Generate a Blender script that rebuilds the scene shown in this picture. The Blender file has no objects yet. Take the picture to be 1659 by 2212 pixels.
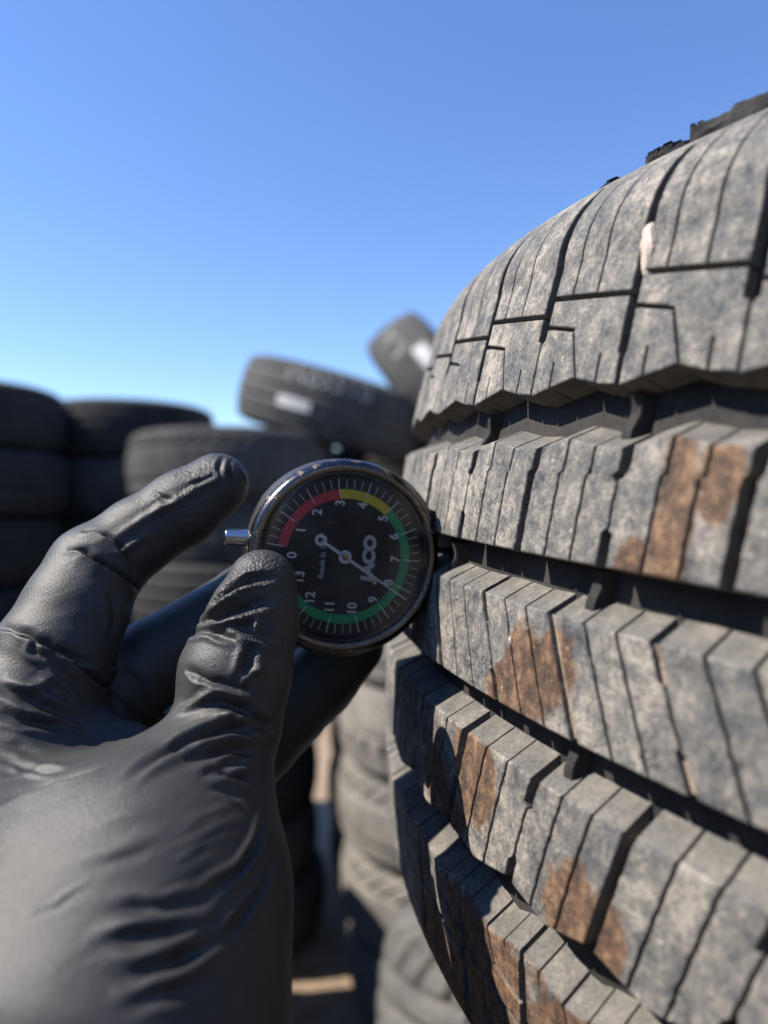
import bpy, bmesh, math, random
import numpy as np
from mathutils import Vector, Matrix
from mathutils.bvhtree import BVHTree
random.seed(7); rng = np.random.default_rng(7)
R = math.radians
sc = bpy.context.scene
col = sc.collection
H = 1.27                      # eye height above the yard
FPX = 1534.0                  # focal length in pixels of a 1659 x 2212 view

# ---------------------------------------------------------------- camera, sky, sun, exposure
cam_d = bpy.data.cameras.new('camera'); cam = bpy.data.objects.new('camera', cam_d); col.objects.link(cam)
cam.location = (0, 0, H); cam.rotation_euler = (R(90), 0, 0)
cam_d.sensor_fit = 'VERTICAL'; cam_d.sensor_height = 36; cam_d.sensor_width = 27
cam_d.lens = 36 * FPX / 2212
cam_d.clip_start = 0.01; cam_d.clip_end = 2000
cam_d.dof.use_dof = True; cam_d.dof.focus_distance = 0.197; cam_d.dof.aperture_fstop = 6.6
sc.camera = cam
SUN = Vector((-0.673, -0.077, 0.737)).normalized()
w = bpy.data.worlds.new('World'); sc.world = w; w.use_nodes = True
nt = w.node_tree; bg = nt.nodes['Background']
sky = nt.nodes.new('ShaderNodeTexSky'); sky.sky_type = 'NISHITA'; sky.sun_disc = False
sky.sun_elevation = math.asin(SUN.z); sky.sun_rotation = math.atan2(SUN.x, SUN.y)
sky.altitude = 900; sky.air_density = 1.25; sky.dust_density = 0.0; sky.ozone_density = 5.0
hs = nt.nodes.new('ShaderNodeHueSaturation'); hs.inputs['Saturation'].default_value = 1.10; hs.inputs['Hue'].default_value = 0.510
nt.links.new(sky.outputs[0], hs.inputs['Color']); nt.links.new(hs.outputs[0], bg.inputs[0]); bg.inputs[1].default_value = 0.122
sl = bpy.data.lights.new('sun', 'SUN'); sl.energy = 5.0; sl.angle = R(0.53); sl.color = (1.0, 0.93, 0.82)
so = bpy.data.objects.new('sun', sl); col.objects.link(so); so.rotation_euler = (-SUN).to_track_quat('-Z', 'Y').to_euler()
so.location = (-3, -1, 5)
sc.view_settings.view_transform = 'Standard'; sc.view_settings.look = 'None'
sc.view_settings.exposure = 0.90; sc.view_settings.gamma = 1
sc.cycles.use_denoising = True
sc.cycles.max_bounces = 8; sc.cycles.transparent_max_bounces = 12

# ---------------------------------------------------------------- helpers
def mesh_obj(name, V, F, mat, parent=None, smooth=False, uv=None, link=True):
    me = bpy.data.meshes.new(name)
    V = np.asarray(V, np.float32)
    if isinstance(F, np.ndarray):
        n, k = F.shape
        me.vertices.add(len(V)); me.vertices.foreach_set('co', V.ravel())
        me.loops.add(n * k); me.loops.foreach_set('vertex_index', F.astype(np.int32).ravel())
        me.polygons.add(n); me.polygons.foreach_set('loop_start', np.arange(0, n * k, k, dtype=np.int32))
        me.polygons.foreach_set('loop_total', np.full(n, k, np.int32))
        me.update(calc_edges=True)
    else:
        me.from_pydata([tuple(v) for v in V], [], F); me.update()
    me.polygons.foreach_set('use_smooth', np.full(len(me.polygons), smooth))
    if uv is not None:
        l = me.uv_layers.new(name='unrolled')
        idx = np.empty(len(me.loops), np.int32); me.loops.foreach_get('vertex_index', idx)
        l.data.foreach_set('uv', np.asarray(uv, np.float32)[idx].ravel())
    me.validate()
    o = bpy.data.objects.new(name, me)
    if mat: me.materials.append(mat)
    if link: col.objects.link(o)
    if parent: o.parent = parent
    return o
def thing(name, label, cat, group=None, mat=None):
    o = bpy.data.objects.new(name, None); col.objects.link(o); o.empty_display_size = .05
    o['label'] = label; o['category'] = cat
    if group: o['group'] = group
    if mat is not None: o.matrix_world = mat
    return o
def grid_faces(n, m, wrap_n=False, wrap_m=False, off=0):
    i = np.arange(n if wrap_n else n - 1)[:, None]; j = np.arange(m if wrap_m else m - 1)[None, :]
    a = i * m + j; b = ((i + 1) % n) * m + j; c = ((i + 1) % n) * m + (j + 1) % m; d = i * m + (j + 1) % m
    return np.stack([a, b, c, d], -1).reshape(-1, 4) + off
def pix(x, y, d):             # a point at depth d seen at pixel (x, y) of the 1659 x 2212 view
    return np.array([(x - 829.5) / FPX * d, d, H - (y - 1106) / FPX * d])

class NG:                     # terse node-graph helper
    def __init__(s, name):
        s.m = bpy.data.materials.new(name); s.m.use_nodes = True
        s.t = s.m.node_tree; s.n = s.t.nodes; s.b = s.n['Principled BSDF']; s.out = s.n['Material Output']
    def add(s, typ, ins=None, **kw):
        nd = s.n.new(typ)
        for k, v in kw.items(): setattr(nd, k, v)
        for k, v in (ins or {}).items(): s.set(nd.inputs[k], v)
        return nd
    def set(s, sock, v):
        if hasattr(v, 'is_linked') or isinstance(v, bpy.types.NodeSocket): s.t.links.new(v, sock)
        else: sock.default_value = v
    def math(s, op, a, b=0.0, c=0.0, clamp=False):
        nd = s.add('ShaderNodeMath', {0: a, 1: b, 2: c}, operation=op); nd.use_clamp = clamp; return nd.outputs[0]
    def noise(s, vec, scale, detail=4, rough=.6, dist=0.0):
        return s.add('ShaderNodeTexNoise', {'Vector': vec, 'Scale': scale, 'Detail': detail, 'Roughness': rough, 'Distortion': dist}).outputs[0]
    def ramp(s, fac, stops):
        nd = s.add('ShaderNodeValToRGB', {0: fac}); e = nd.color_ramp.elements
        while len(e) < len(stops): e.new(.5)
        for q, (p, c) in zip(e, stops):
            q.position = p; q.color = (c, c, c, 1) if not hasattr(c, '__len__') else (*c, 1)
        return nd.outputs[0]
    def mix(s, f, a, b, typ='MIX'):
        nd = s.add('ShaderNodeMix', data_type='RGBA', blend_type=typ)
        s.set(nd.inputs[0], f); s.set(nd.inputs[6], (*a, 1) if isinstance(a, tuple) else a); s.set(nd.inputs[7], (*b, 1) if isinstance(b, tuple) else b)
        return nd.outputs[2]
    def obj(s): return s.add('ShaderNodeTexCoord').outputs['Object']
    def uv(s): return s.add('ShaderNodeTexCoord').outputs['UV']
    def step(s, v, lo, hi): return s.add('ShaderNodeMapRange', {0: v, 1: lo, 2: hi, 3: 0.0, 4: 1.0}, interpolation_type='SMOOTHSTEP').outputs[0]
    def bump(s, h, strength, dist, prev=None):
        nd = s.add('ShaderNodeBump', {'Height': h, 'Strength': strength, 'Distance': dist})
        if prev is not None: s.t.links.new(prev, nd.inputs['Normal'])
        return nd.outputs[0]
    def bsdf(s, **kw):
        for k, v in kw.items(): s.set(s.b.inputs[k.replace('_', ' ')], v)
        return s.m
def plain(name, c, rough=.5, metal=0.0, spec=.5):
    g = NG(name); g.b.inputs['Base Color'].default_value = (*c, 1); g.b.inputs['Roughness'].default_value = rough
    g.b.inputs['Metallic'].default_value = metal; g.b.inputs['Specular IOR Level'].default_value = spec
    return g.m

# ---------------------------------------------------------------- ground
g = NG('dirt'); o = g.obj()
n1 = g.noise(o, 1.3, 6); n2 = g.noise(o, 22, 8, .7)
c = g.ramp(g.math('ADD', g.math('MULTIPLY', n1, .5), g.math('MULTIPLY', n2, .5)), [(.35, (.20, .135, .085)), (.65, (.46, .35, .25))])
M_dirt = g.bsdf(Base_Color=c, Roughness=.95, Normal=g.bump(n2, .8, .03))
V = []; NGR = 60
gx = np.sign(np.linspace(-1, 1, NGR)) * np.abs(np.linspace(-1, 1, NGR)) ** 3 * 600
X, Y = np.meshgrid(gx, gx, indexing='ij')
Z = .02 * np.sin(X * .7) * np.cos(Y * .6) * np.exp(-np.hypot(X, Y) / 40)
go = mesh_obj('ground', np.stack([X, Y, Z - .02], -1).reshape(-1, 3), grid_faces(NGR, NGR), M_dirt, smooth=True); go['kind'] = 'structure'

# ---------------------------------------------------------------- rubber of the yard's tyres
def rubber(name, lo, hi, sc_=14.0, dust=None):
    g = NG(name); o = g.obj()
    a = g.noise(o, sc_, 7, .65); b = g.noise(o, sc_ * 9, 5, .7)
    f = g.math('ADD', g.math('MULTIPLY', a, .6), g.math('MULTIPLY', b, .4))
    c = g.ramp(f, [(.38, lo), (.64, hi)])
    return g.bsdf(Base_Color=c, Roughness=.8, Specular_IOR_Level=.35, Normal=g.bump(b, .35, .004))
M_dark = rubber('black_rubber', (.012, .012, .014), (.036, .035, .034))
M_grey = rubber('weathered_rubber', (.032, .032, .033), (.085, .081, .076))
M_pale = rubber('dusty_rubber', (.105, .10, .092), (.25, .228, .20))
M_mid = rubber('greyish_dusty_rubber', (.06, .058, .056), (.15, .14, .125))
M_chalk = plain('chalk', (.30, .30, .29), .95)
M_paper = plain('white_paper', (.52, .51, .49), .8)

def tyre_profile(Rr, W, rb):
    """outer half profile arc (s, z, r) from the tread centre round the shoulder and down the sidewall to the bead"""
    hw = W / 2
    t = np.linspace(0, hw * .72, 20); z = t; r = Rr - .010 * (t / (hw * .72)) ** 2.4
    u = np.linspace(0, math.pi / 2, 16)[1:]
    ez = hw * .28; er = .062
    z2 = hw * .72 + ez * np.sin(u); r2 = r[-1] - er + er * np.cos(u)
    v = np.linspace(0, 1, 12)[1:]
    r3 = r2[-1] + (rb - r2[-1]) * v; z3 = hw - .022 * v ** 2 * hw / .11
    z = np.concatenate([z, z2, z3]); r = np.concatenate([r, r2, r3])
    s = np.concatenate([[0], np.cumsum(np.hypot(np.diff(z), np.diff(r)))])
    return s, z, r, len(t) + 13
def make_tyre_meshes(kind, Rr=.33, W=.215, rb=.205, nth=420):
    """tread and two sidewalls as meshes around the local z axis"""
    s, z, r, k = tyre_profile(Rr, W, rb)
    smax = s[k]
    ss = np.linspace(-smax, smax, 74); th = np.linspace(0, 2 * math.pi, nth, endpoint=False)
    zz = np.sign(ss) * np.interp(np.abs(ss), s, z); rr = np.interp(np.abs(ss), s, r)
    dz = np.gradient(zz, ss); dr = np.gradient(rr, ss)
    T, S = np.meshgrid(th, ss, indexing='ij')
    h = np.zeros_like(T); A = T * Rr
    def groove(d, w_, dep): return -dep * np.clip(1.3 - np.abs(d) / w_, 0, 1).clip(0, 1)
    def per(x, p): return (x + p / 2) % p - p / 2
    circ = 2 * math.pi * Rr
    if kind == 'ribbed':
        for s0 in (-.062, -.022, .022, .062): h = np.minimum(h, groove(S - s0, .0045, .009))
        p = circ / 64
        lat = groove(per(A + .25 * S, p), .0028, .006); h = np.where(np.abs(S) > .066, np.minimum(h, lat), h)
        h = np.where(np.abs(S) < .018, np.minimum(h, groove(per(A - .3 * S, p), .0016, .004)), h)
    elif kind == 'oblique':
        p = circ / 34
        lat = groove(per(A + .95 * np.abs(S) + 1.5 * S * np.abs(S) / .1, p), .0066, .014)
        h = np.where(np.abs(S) > .012, np.minimum(h, lat), h); h = np.minimum(h, groove(S, .004, .009))
    elif kind == 'lugged':
        p = circ / 40
        for s0 in (-.05, .05): h = np.minimum(h, groove(S - s0, .004, .008))
        lat = groove(per(A - 1.1 * np.abs(S) ** 1.6 / .1 ** .6, p), .0056, .013)
        lat2 = groove(per(A - 1.1 * np.abs(S) ** 1.6 / .1 ** .6 + p / 2, p), .0012, .004)
        h = np.where(np.abs(S) > .05, np.minimum(h, np.minimum(lat, lat2)), h)
        h = np.where(np.abs(S) < .05, np.minimum(h, groove(per(A + .5 * S, p), .002, .006)), h)
    elif kind == 'curved':
        p = circ / 36; ph = A - .9 * np.sign(S) * np.clip(np.abs(S) - .03, 0, 1) ** 1.5 / .1 ** .5
        h = np.where(np.abs(S) > .035, np.minimum(h, groove(per(ph, p), .0062, .016)), h)
        h = np.where(np.abs(S) > .06, np.minimum(h, groove(per(ph + p / 2, p), .003, .008)), h)
        for s0 in (-.034, 0, .034): h = np.minimum(h, groove(S - s0, .0055, .012))
    h = h * np.clip((smax - np.abs(S)) / .012, 0, 1)
    rad = rr[None] + h * dz[None]; ax = zz[None] - h * dr[None]
    Vt = np.stack([rad * np.cos(T), rad * np.sin(T), ax], -1).reshape(-1, 3)
    Ft = grid_faces(nth, len(ss), wrap_n=True)
    out = [('tread', Vt, Ft)]
    for sg in (1, -1):
        zs = np.concatenate([z[k:], [z[-1] - .008, z[-1] - .016, z[-1] - .01], z[k:][::-1] - .014])
        rs = np.concatenate([r[k:], [rb - .004, rb + .002, rb + .012], (r[k:] - .006)[::-1]])
        rs[:len(z) - k] += .0012 * np.sin(np.arange(len(z) - k) * 1.9) * (np.arange(len(z) - k) > 2)
        th2 = np.linspace(0, 2 * math.pi, 120, endpoint=False)
        Vs = np.stack([rs[None] * np.cos(th2)[:, None], rs[None] * np.sin(th2)[:, None], sg * np.broadcast_to(zs, (120, len(zs)))], -1).reshape(-1, 3)
        Fs = grid_faces(120, len(zs), wrap_n=True)
        if sg < 0: Fs = Fs[:, ::-1]
        out.append(('sidewall', Vs, Fs))
    return out
PROTO = {}
for kind, mat in (('ribbed', M_dark), ('ribbed_grey', M_grey), ('oblique', M_pale), ('curved', M_mid), ('lugged', M_pale), ('lugged_grey', M_grey)):
    PROTO[kind] = []
    for nm, Vt, Ft in make_tyre_meshes(kind.split('_')[0]):
        ob = mesh_obj(nm, Vt, Ft, mat, smooth=True, link=False); PROTO[kind].append(ob)
def put_tyre(kind, loc, label, group=None, tilt=(0, 0), spin=0.0, scale=1.0, axis=None):
    if axis is not None: q = Vector(axis).to_track_quat('Z', 'Y').to_matrix().to_4x4() @ Matrix.Rotation(spin, 4, 'Z')
    else: q = Matrix.Rotation(R(tilt[0]), 4, 'X') @ Matrix.Rotation(R(tilt[1]), 4, 'Y') @ Matrix.Rotation(spin, 4, 'Z')
    t = thing('tyre', label, 'tyre', group, Matrix.Translation(loc) @ q @ Matrix.Scale(scale, 4))
    for p in PROTO[kind]:
        c_ = p.copy(); col.objects.link(c_); c_.parent = t
    return t
ORD = ['topmost', 'second', 'third', 'fourth', 'fifth', 'sixth', 'lowest']
def stack(n, x, y, kinds, desc, group, top=None, jit=.02, wd=.213, scale=1.0, shrink=False):
    """n tyres lying flat on one another from the ground up"""
    for i in range(n):
        if shrink and i < n - 3: scale_i, dx = scale * .94, -.02
        else: scale_i, dx = scale, 0
        zc = .0 + wd * scale * (i + .5)
        k = n - 1 - i
        od = ORD[k] if k < n - 1 else 'lowest'
        kind = kinds[k % len(kinds)]
        put_tyre(kind, (x + dx + random.uniform(-jit, jit), y + random.uniform(-jit, jit), zc),
                 f'{od} of the {n} tyres in {desc}', group, spin=random.uniform(0, 6), scale=scale_i)

# far-left stack, the two lower stacks in the middle, the row behind, the pale stack by the big tyre
GB = 'tyres stacked in the yard behind'
stack(8, -1.37, 2.30, ['ribbed'], 'the near black stack at the left edge', GB, wd=.213, scale=.98)
stack(8, -1.00, 2.78, ['ribbed', 'ribbed_grey'], 'the grooved stack between the left and middle stacks', GB, wd=.209)
stack(8, -.47, 2.22, ['lugged_grey', 'lugged_grey', 'ribbed'], 'the grey middle stack behind the raised finger', GB, wd=.195, scale=.96, shrink=True)
stack(5, .225, 1.90, ['lugged', 'oblique', 'lugged', 'lugged', 'oblique'], 'the pale dusty stack beside the big tyre', GB)
stack(8, .105, 2.62, ['ribbed'], 'the black stack behind the round gauge', GB, wd=.194, scale=.96)
stack(6, 1.0, 2.6, ['ribbed'], 'the far stack hidden behind the big tyre', GB)
stack(5, -1.9, 2.7, ['ribbed_grey', 'ribbed'], 'the rear stack beyond the left edge', GB)
for i, (x, y) in enumerate([(-1.5, 1.05), (-1.55, .3), (-1.5, -.5), (-.95, -1.15), (-.2, -1.2), (.55, -1.15), (1.15, -.6)]):  # unseen stacks added around the camera to hold back sky fill light
    stack(8, x, y, ['ribbed'], ['the added sky-blocking stack left of the far-left one', 'the second added sky-blocking stack on the left', 'the nearest added sky-blocking stack on the left', 'the added sky-blocking stack behind the viewer, left', 'the added sky-blocking stack straight behind the viewer', 'the added sky-blocking stack behind the viewer, right', 'the added sky-blocking stack right of the big tyre'][i], 'unseen tyres added to block sky light', wd=.21)
stack(3, -.60, 1.56, ['ribbed'], 'the added hidden stack shading the dirt behind the hand', GB)  # added out of sight behind the hand to throw shade on the dirt
# tilted tyres thrown on top
def chalk_marks(t, a0, a1, s0, size, seed):
    """hand-drawn chalk figures lying on the tread (unreadable loops and strokes)"""
    r_ = random.Random(seed); segs = []
    a = a0
    while a < a1:
        k = r_.choice('OISZC')
        pts = []
        for q in np.linspace(0, 1, 12):
            if k == 'O': pts.append((.45 * math.cos(6.28 * q), .5 * math.sin(6.28 * q)))
            elif k == 'I': pts.append((.05, q - .5))
            elif k == 'S': pts.append((.4 * math.sin(6.28 * q), q - .5))
            elif k == 'Z': pts.append((.4 * (1 - 2 * abs(q * 2 - 1)), q - .5))
            else: pts.append((-.4 * math.sin(3.14 * q), q - .5))
        segs.append([(a + size * .8 * p / .33, s0 + size * q_) for p, q_ in pts]); a += size * 1.05 / .33
    V = []; F = []
    for sg in segs:
        for (A0, S0), (A1, S1) in zip(sg[:-1], sg[1:]):
            d = np.array([(A1 - A0) * .33, S1 - S0]); L = np.linalg.norm(d) + 1e-9; nrm = np.array([-d[1], d[0]]) / L * .0035
            b = len(V)
            for (aa, s_) in ((A0, S0), (A1, S1)):
                for sg_ in (1, -1):
                    ang = aa + sg_ * nrm[0] / .33; ax = s_ + sg_ * nrm[1]
                    rad = .3312 - .010 * (abs(ax) / .0774) ** 2.4
                    V.append((rad * math.cos(ang), rad * math.sin(ang), ax))
            F.append((b, b + 1, b + 3, b + 2))
    return mesh_obj('chalk_mark', V, F, M_chalk, t)
def sticker(t, a0, a1, s0, s1):
    n = 8; V = []
    for i in range(n + 1):
        ang = a0 + (a1 - a0) * i / n
        for s_ in (s0, s1):
            rad = .3318 - .010 * (abs(s_) / .0774) ** 2.4
            V.append((rad * math.cos(ang), rad * math.sin(ang), s_))
    return mesh_obj('paper_label', V, grid_faces(n + 1, 2), M_paper, t)
c1 = pix(770, 925, 2.35)
ax1 = Vector((.27, -.10, .96)).normalized()
t1 = put_tyre('ribbed_grey', Vector(c1) + Vector((-.06, .0, .055)) , 'tilted tyre with white paper label and chalk marks, lying above the stacks', GB, axis=ax1)
def tang(t, px, py):          # angle on a tyre's tread that faces a given pixel
    d = Vector(pix(px, py, 2.0)) - Vector((0, 0, H)); M = t.matrix_world.inverted()
    o_ = M @ Vector((0, 0, H)); dd = (M.to_3x3() @ d).normalized()
    A = dd.x ** 2 + dd.y ** 2; B = 2 * (o_.x * dd.x + o_.y * dd.y); C = o_.x ** 2 + o_.y ** 2 - .329 ** 2
    disc = B * B - 4 * A * C
    tt = (-B - math.sqrt(max(disc, 0))) / 2 / A; p = o_ + dd * tt
    return math.atan2(p.y, p.x), p.z
bpy.context.view_layer.update()
a0, s0 = tang(t1, 600, 862); a1, s1 = tang(t1, 670, 880); a1 = a0 + (a1 - a0 + math.pi) % (2 * math.pi) - math.pi; print('TANG', a0, s0, a1, s1)
sticker(t1, min(a0, a1), max(a0, a1), (s0 + s1) / 2 - .015, (s0 + s1) / 2 + .015)
a0, s0 = tang(t1, 625, 800); a1, s1 = tang(t1, 800, 860); a1 = a0 + (a1 - a0 + math.pi) % (2 * math.pi) - math.pi; print('TANG', a0, s0, a1, s1)
chalk_marks(t1, min(a0, a1), max(a0, a1), min(.068, (s0 + s1) / 2), .038, 4)
c2 = pix(935, 830, 2.3)
ax2 = Vector((.80, -.12, .58)).normalized()
t2 = put_tyre('ribbed_grey', Vector(c2) + Vector((.045, .12, -.05)), 'steeply leaning tyre with white label, against the sky behind the big tyre', GB, axis=ax2)
bpy.context.view_layer.update()
a0, s0 = tang(t2, 905, 745); a1, s1 = tang(t2, 930, 790); a1 = a0 + (a1 - a0 + math.pi) % (2 * math.pi) - math.pi; print('TANG', a0, s0, a1, s1)
sticker(t2, min(a0, a1), max(a0, a1), (s0 + s1) / 2 - .022, (s0 + s1) / 2 + .022)
a0, s0 = tang(t2, 835, 770); a1, s1 = tang(t2, 865, 705); a1 = a0 + (a1 - a0 + math.pi) % (2 * math.pi) - math.pi; print('TANG', a0, s0, a1, s1)
chalk_marks(t2, min(a0, a1) - .02, max(a0, a1) + .05, (s0 + s1) / 2, .05, 9)

# the stack the big tyre lies on, and its neighbour lower down behind it
put_tyre('curved', (.32, .99, H - .70), 'tilted tyre with curved shoulder grooves lying below and behind the big tyre', GB, spin=.4, axis=(.10, .36, .93))
put_tyre('ribbed', (.33, 1.03, .105), 'tyre on the ground under the tilted one with curved shoulder grooves', GB, spin=1)
for i in range(5):
    put_tyre('ribbed', (.355, .325, .10 + i * .2), f'{["lowest", "second lowest", "middle", "second highest", "highest"][i]} of the five tyres holding up the big worn tyre', 'tyres under the big worn tyre', spin=i)

# ---------------------------------------------------------------- the big worn tyre
BC = Vector((.33934, .31106, .01208 + H)); BA = Vector((.0857, -.0346, 1.)).normalized()
E1 = Vector((0, 1, 0)).cross(BA).normalized(); E2 = BA.cross(E1)
MB = Matrix((( E1.x, E2.x, BA.x, BC.x), (E1.y, E2.y, BA.y, BC.y), (E1.z, E2.z, BA.z, BC.z), (0, 0, 0, 1)))
t = np.linspace(0, .1, 60); zz = t; rr = .331 - .0085 * (t / .1) ** 2.5
u = np.linspace(0, math.pi / 2, 60)[1:]
zz = np.concatenate([zz, .1 + .04 * np.sin(u)]); rr = np.concatenate([rr, .2625 + .06 * np.cos(u)])
v = np.linspace(0, 1, 20)[1:]
zz = np.concatenate([zz, .14 - .03 * v ** 2]); rr = np.concatenate([rr, .2625 - .055 * v])
PS = np.concatenate([[0], np.cumsum(np.hypot(np.diff(zz), np.diff(rr)))]) * 1000
PZ, PR = zz, rr; PDZ = np.gradient(zz, PS / 1000); PDR = np.gradient(rr, PS / 1000)
def tread_map(th, s, h):      # degrees, mm along the profile, mm off the surface -> local position
    q = np.abs(s); sg = np.where(s < 0, -1., 1.)
    z = np.interp(q, PS, PZ) * sg; r = np.interp(q, PS, PR); dz = np.interp(q, PS, PDZ); dr = np.interp(q, PS, PDR)
    r = r + h / 1000 * dz; z = z - h / 1000 * dr * sg - .07
    a = np.radians(th)
    return np.stack([-r * np.cos(a), -r * np.sin(a), z], -1)
G0 = [12.5, 24.1, 34.3]
knots_u = [0, 1, 2]; knots_t = list(G0)
NP = 33; rest = (360 - (34.3 - 12.5)) / (NP - 2)
for k in range(NP - 2): knots_u.append(3 + k); knots_t.append(knots_t[-1] + rest)
ku = np.array(knots_u, float); kt = np.array(knots_t)
ku = np.concatenate([ku[:-1] - NP, ku, ku[1:] + NP]); kt = np.concatenate([kt[:-1] - 360, kt, kt[1:] + 360])
def th_u(u): return np.interp(u, ku, kt)
def u_th(th): return np.interp(th, kt, ku)
MM = 0.1731                   # degrees per mm of circumference
class Acc:
    def __init__(s): s.V = []; s.F = []; s.U = []; s.n = 0; s.M = []
    def add(s, P, UV, F, mi=None):
        s.V.append(P); s.U.append(UV); s.F.append(F + s.n); s.n += len(P); s.M.append(np.zeros(len(F), np.int32) if mi is None else mi)
    def build(s, name, mat, parent, wall=None):
        o = mesh_obj(name, np.concatenate(s.V), np.concatenate(s.F), mat, parent, uv=np.concatenate(s.U)); M = np.concatenate(s.M)
        if wall and len(M) == len(o.data.polygons): o.data.materials.append(wall); o.data.polygons.foreach_set('material_index', M)
        return o
def block(acc, L, Rr, sb, st, fine, mL=None, mR=None, mB=None, mT=None, depth=8.6, ch=.6, chs=.4, draft=4.6, brk=(), flip=False, rough=.0):
    one = lambda x: np.ones_like(x)
    mL = mL or one; mR = mR or one; mB = mB or one; mT = mT or one
    tm = .5 * (L(np.array([0.])) + Rr(np.array([0.])))[0]
    smid = .5 * (sb(np.array([tm])) + st(np.array([tm])))[0]
    Lm = L(np.array([smid]))[0]; Rm = Rr(np.array([smid]))[0]; Wm = max((Rm - Lm) / MM, .8)
    s0 = sb(np.array([.5 * (Lm + Rm)]))[0]; s1 = st(np.array([.5 * (Lm + Rm)]))[0]; Hm = max(s1 - s0, .8)
    npn, nq = (max(3, int(Wm / 1.6)), max(3, int(Hm / 1.5))) if fine else (2, max(2, int(Hm / 9)))
    c1 = min(chs / Wm, .25); c2 = min(ch / Hm, .25)
    pv = np.concatenate([[0, 0, .35 * c1, c1], np.linspace(c1, 1 - c1, npn)[1:-1], [1 - c1, 1 - .35 * c1, 1, 1]])
    hp = np.concatenate([[depth, chs, .3 * chs, 0], np.zeros(npn - 2), [0, .3 * chs, chs, depth]])
    extra = [(b - s0) / Hm for b in brk if s0 + 1 < b < s1 - 1]
    mid = np.linspace(c2, 1 - c2, nq)[1:-1]
    mid = np.sort(np.concatenate([mid] + [[e - .18 / Hm, e + .18 / Hm] for e in extra])) if extra else mid
    qv = np.concatenate([[0, 0, .35 * c2, c2], mid, [1 - c2, 1 - .35 * c2, 1, 1]])
    hq = np.concatenate([[depth, ch, .3 * ch, 0], np.zeros(len(mid)), [0, .3 * ch, ch, depth]])
    P, Q = np.meshgrid(pv, qv, indexing='ij')
    th = np.full(P.shape, .5 * (Lm + Rm)); s = np.full(P.shape, smid)
    for _ in range(4):
        s = sb(th) + Q * (st(th) - sb(th)); th = L(s) + P * (Rr(s) - L(s))
    half = P < .5; mp = np.where(half, mL(s), mR(s)); halfq = Q < .5; mq = np.where(halfq, mB(th), mT(th))
    h = -np.maximum(hp[:, None] * mp, hq[None] * mq)
    if draft:
        s = s.copy(); s[:, 0] -= (draft if flip else min(draft, 1.0)) * mB(th[:, 0]); s[:, -1] += draft * mT(th[:, -1])
    if rough:
        h = h + rough * np.sin(th * 7.3 + s * .9) * np.sin(s * .31 + th * 2.1)
    if flip: Pn = tread_map(-th, -s, h); UV = np.stack([-th / MM / 1000, -s / 1000], -1)
    else: Pn = tread_map(th, s, h); UV = np.stack([th / MM / 1000, s / 1000], -1)
    wi = np.zeros((len(pv) - 1, len(qv) - 1), np.int32); wi[0] = wi[-1] = 1; wi[:, 0] = wi[:, -1] = 1
    acc.add(Pn.reshape(-1, 3), UV.reshape(-1, 2), grid_faces(len(pv), len(qv))[:, ::-1], wi.ravel())
const = lambda v: (lambda x: np.full(np.shape(x), float(v)))
# gap half-widths along s
def w_groove(w): return lambda s: np.full(np.shape(s), w)
def w_notch(top, bot, wide, thin, sT, sB):
    return lambda s: np.where(s > sT - top, wide, np.where(s < sB + bot, wide * .95, thin))
def rib(acc, phase, slant, smid, sb, st, types, fine_range=(-14, 62), depth=8.6, jog=None, chs=.4):
    """one rib: six blocks per pitch, divided by a groove, sipes and a notched sipe"""
    for k in range(NP):
        for e in range(6):
            u0 = k + phase + e / 6 - (NP if k > 20 else 0); u1 = u0 + 1 / 6
            tA, tB = float(th_u(u0)), float(th_u(u1))
            wa, wb = types[e], types[(e + 1) % 6]
            fine = fine_range[0] < tA < fine_range[1]
            ja = .12 * math.sin(k * 5.1 + e * 2.3); jb = .12 * math.sin((k + (e == 5)) * 5.1 + ((e + 1) % 6) * 2.3)
            jo = (lambda s: np.where(s > jog, .09, -.09)) if jog else (lambda s: 0)
            f0 = k * 1.7 + e * 2.9 + smid; wob = lambda s, f_=f0: MM * (.10 * np.sin(s * .9 + f_) + .07 * np.sin(s * 2.3 + 2 * f_))
            L = lambda s, t=tA, w_=wa, j=ja, jo=jo, wb_=wob: t + j + slant * (s - smid) + w_(s) * MM + jo(s) + wb_(s)
            Rf = lambda s, t=tB, w_=wb, j=jb, jo=jo, wb_=wob: t + j + slant * (s - smid) - w_(s) * MM + jo(s) - wb_(s)
            block(acc, L, Rf, sb, st, fine, depth=depth, brk=BRK, chs=chs, rough=.05)
def zig(phase, pts):          # periodic edge, pts over half a pitch
    x = [p[0] for p in pts]; y = [p[1] for p in pts]
    return lambda th: np.interp((u_th(th) - phase) % .5, x, y)
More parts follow.
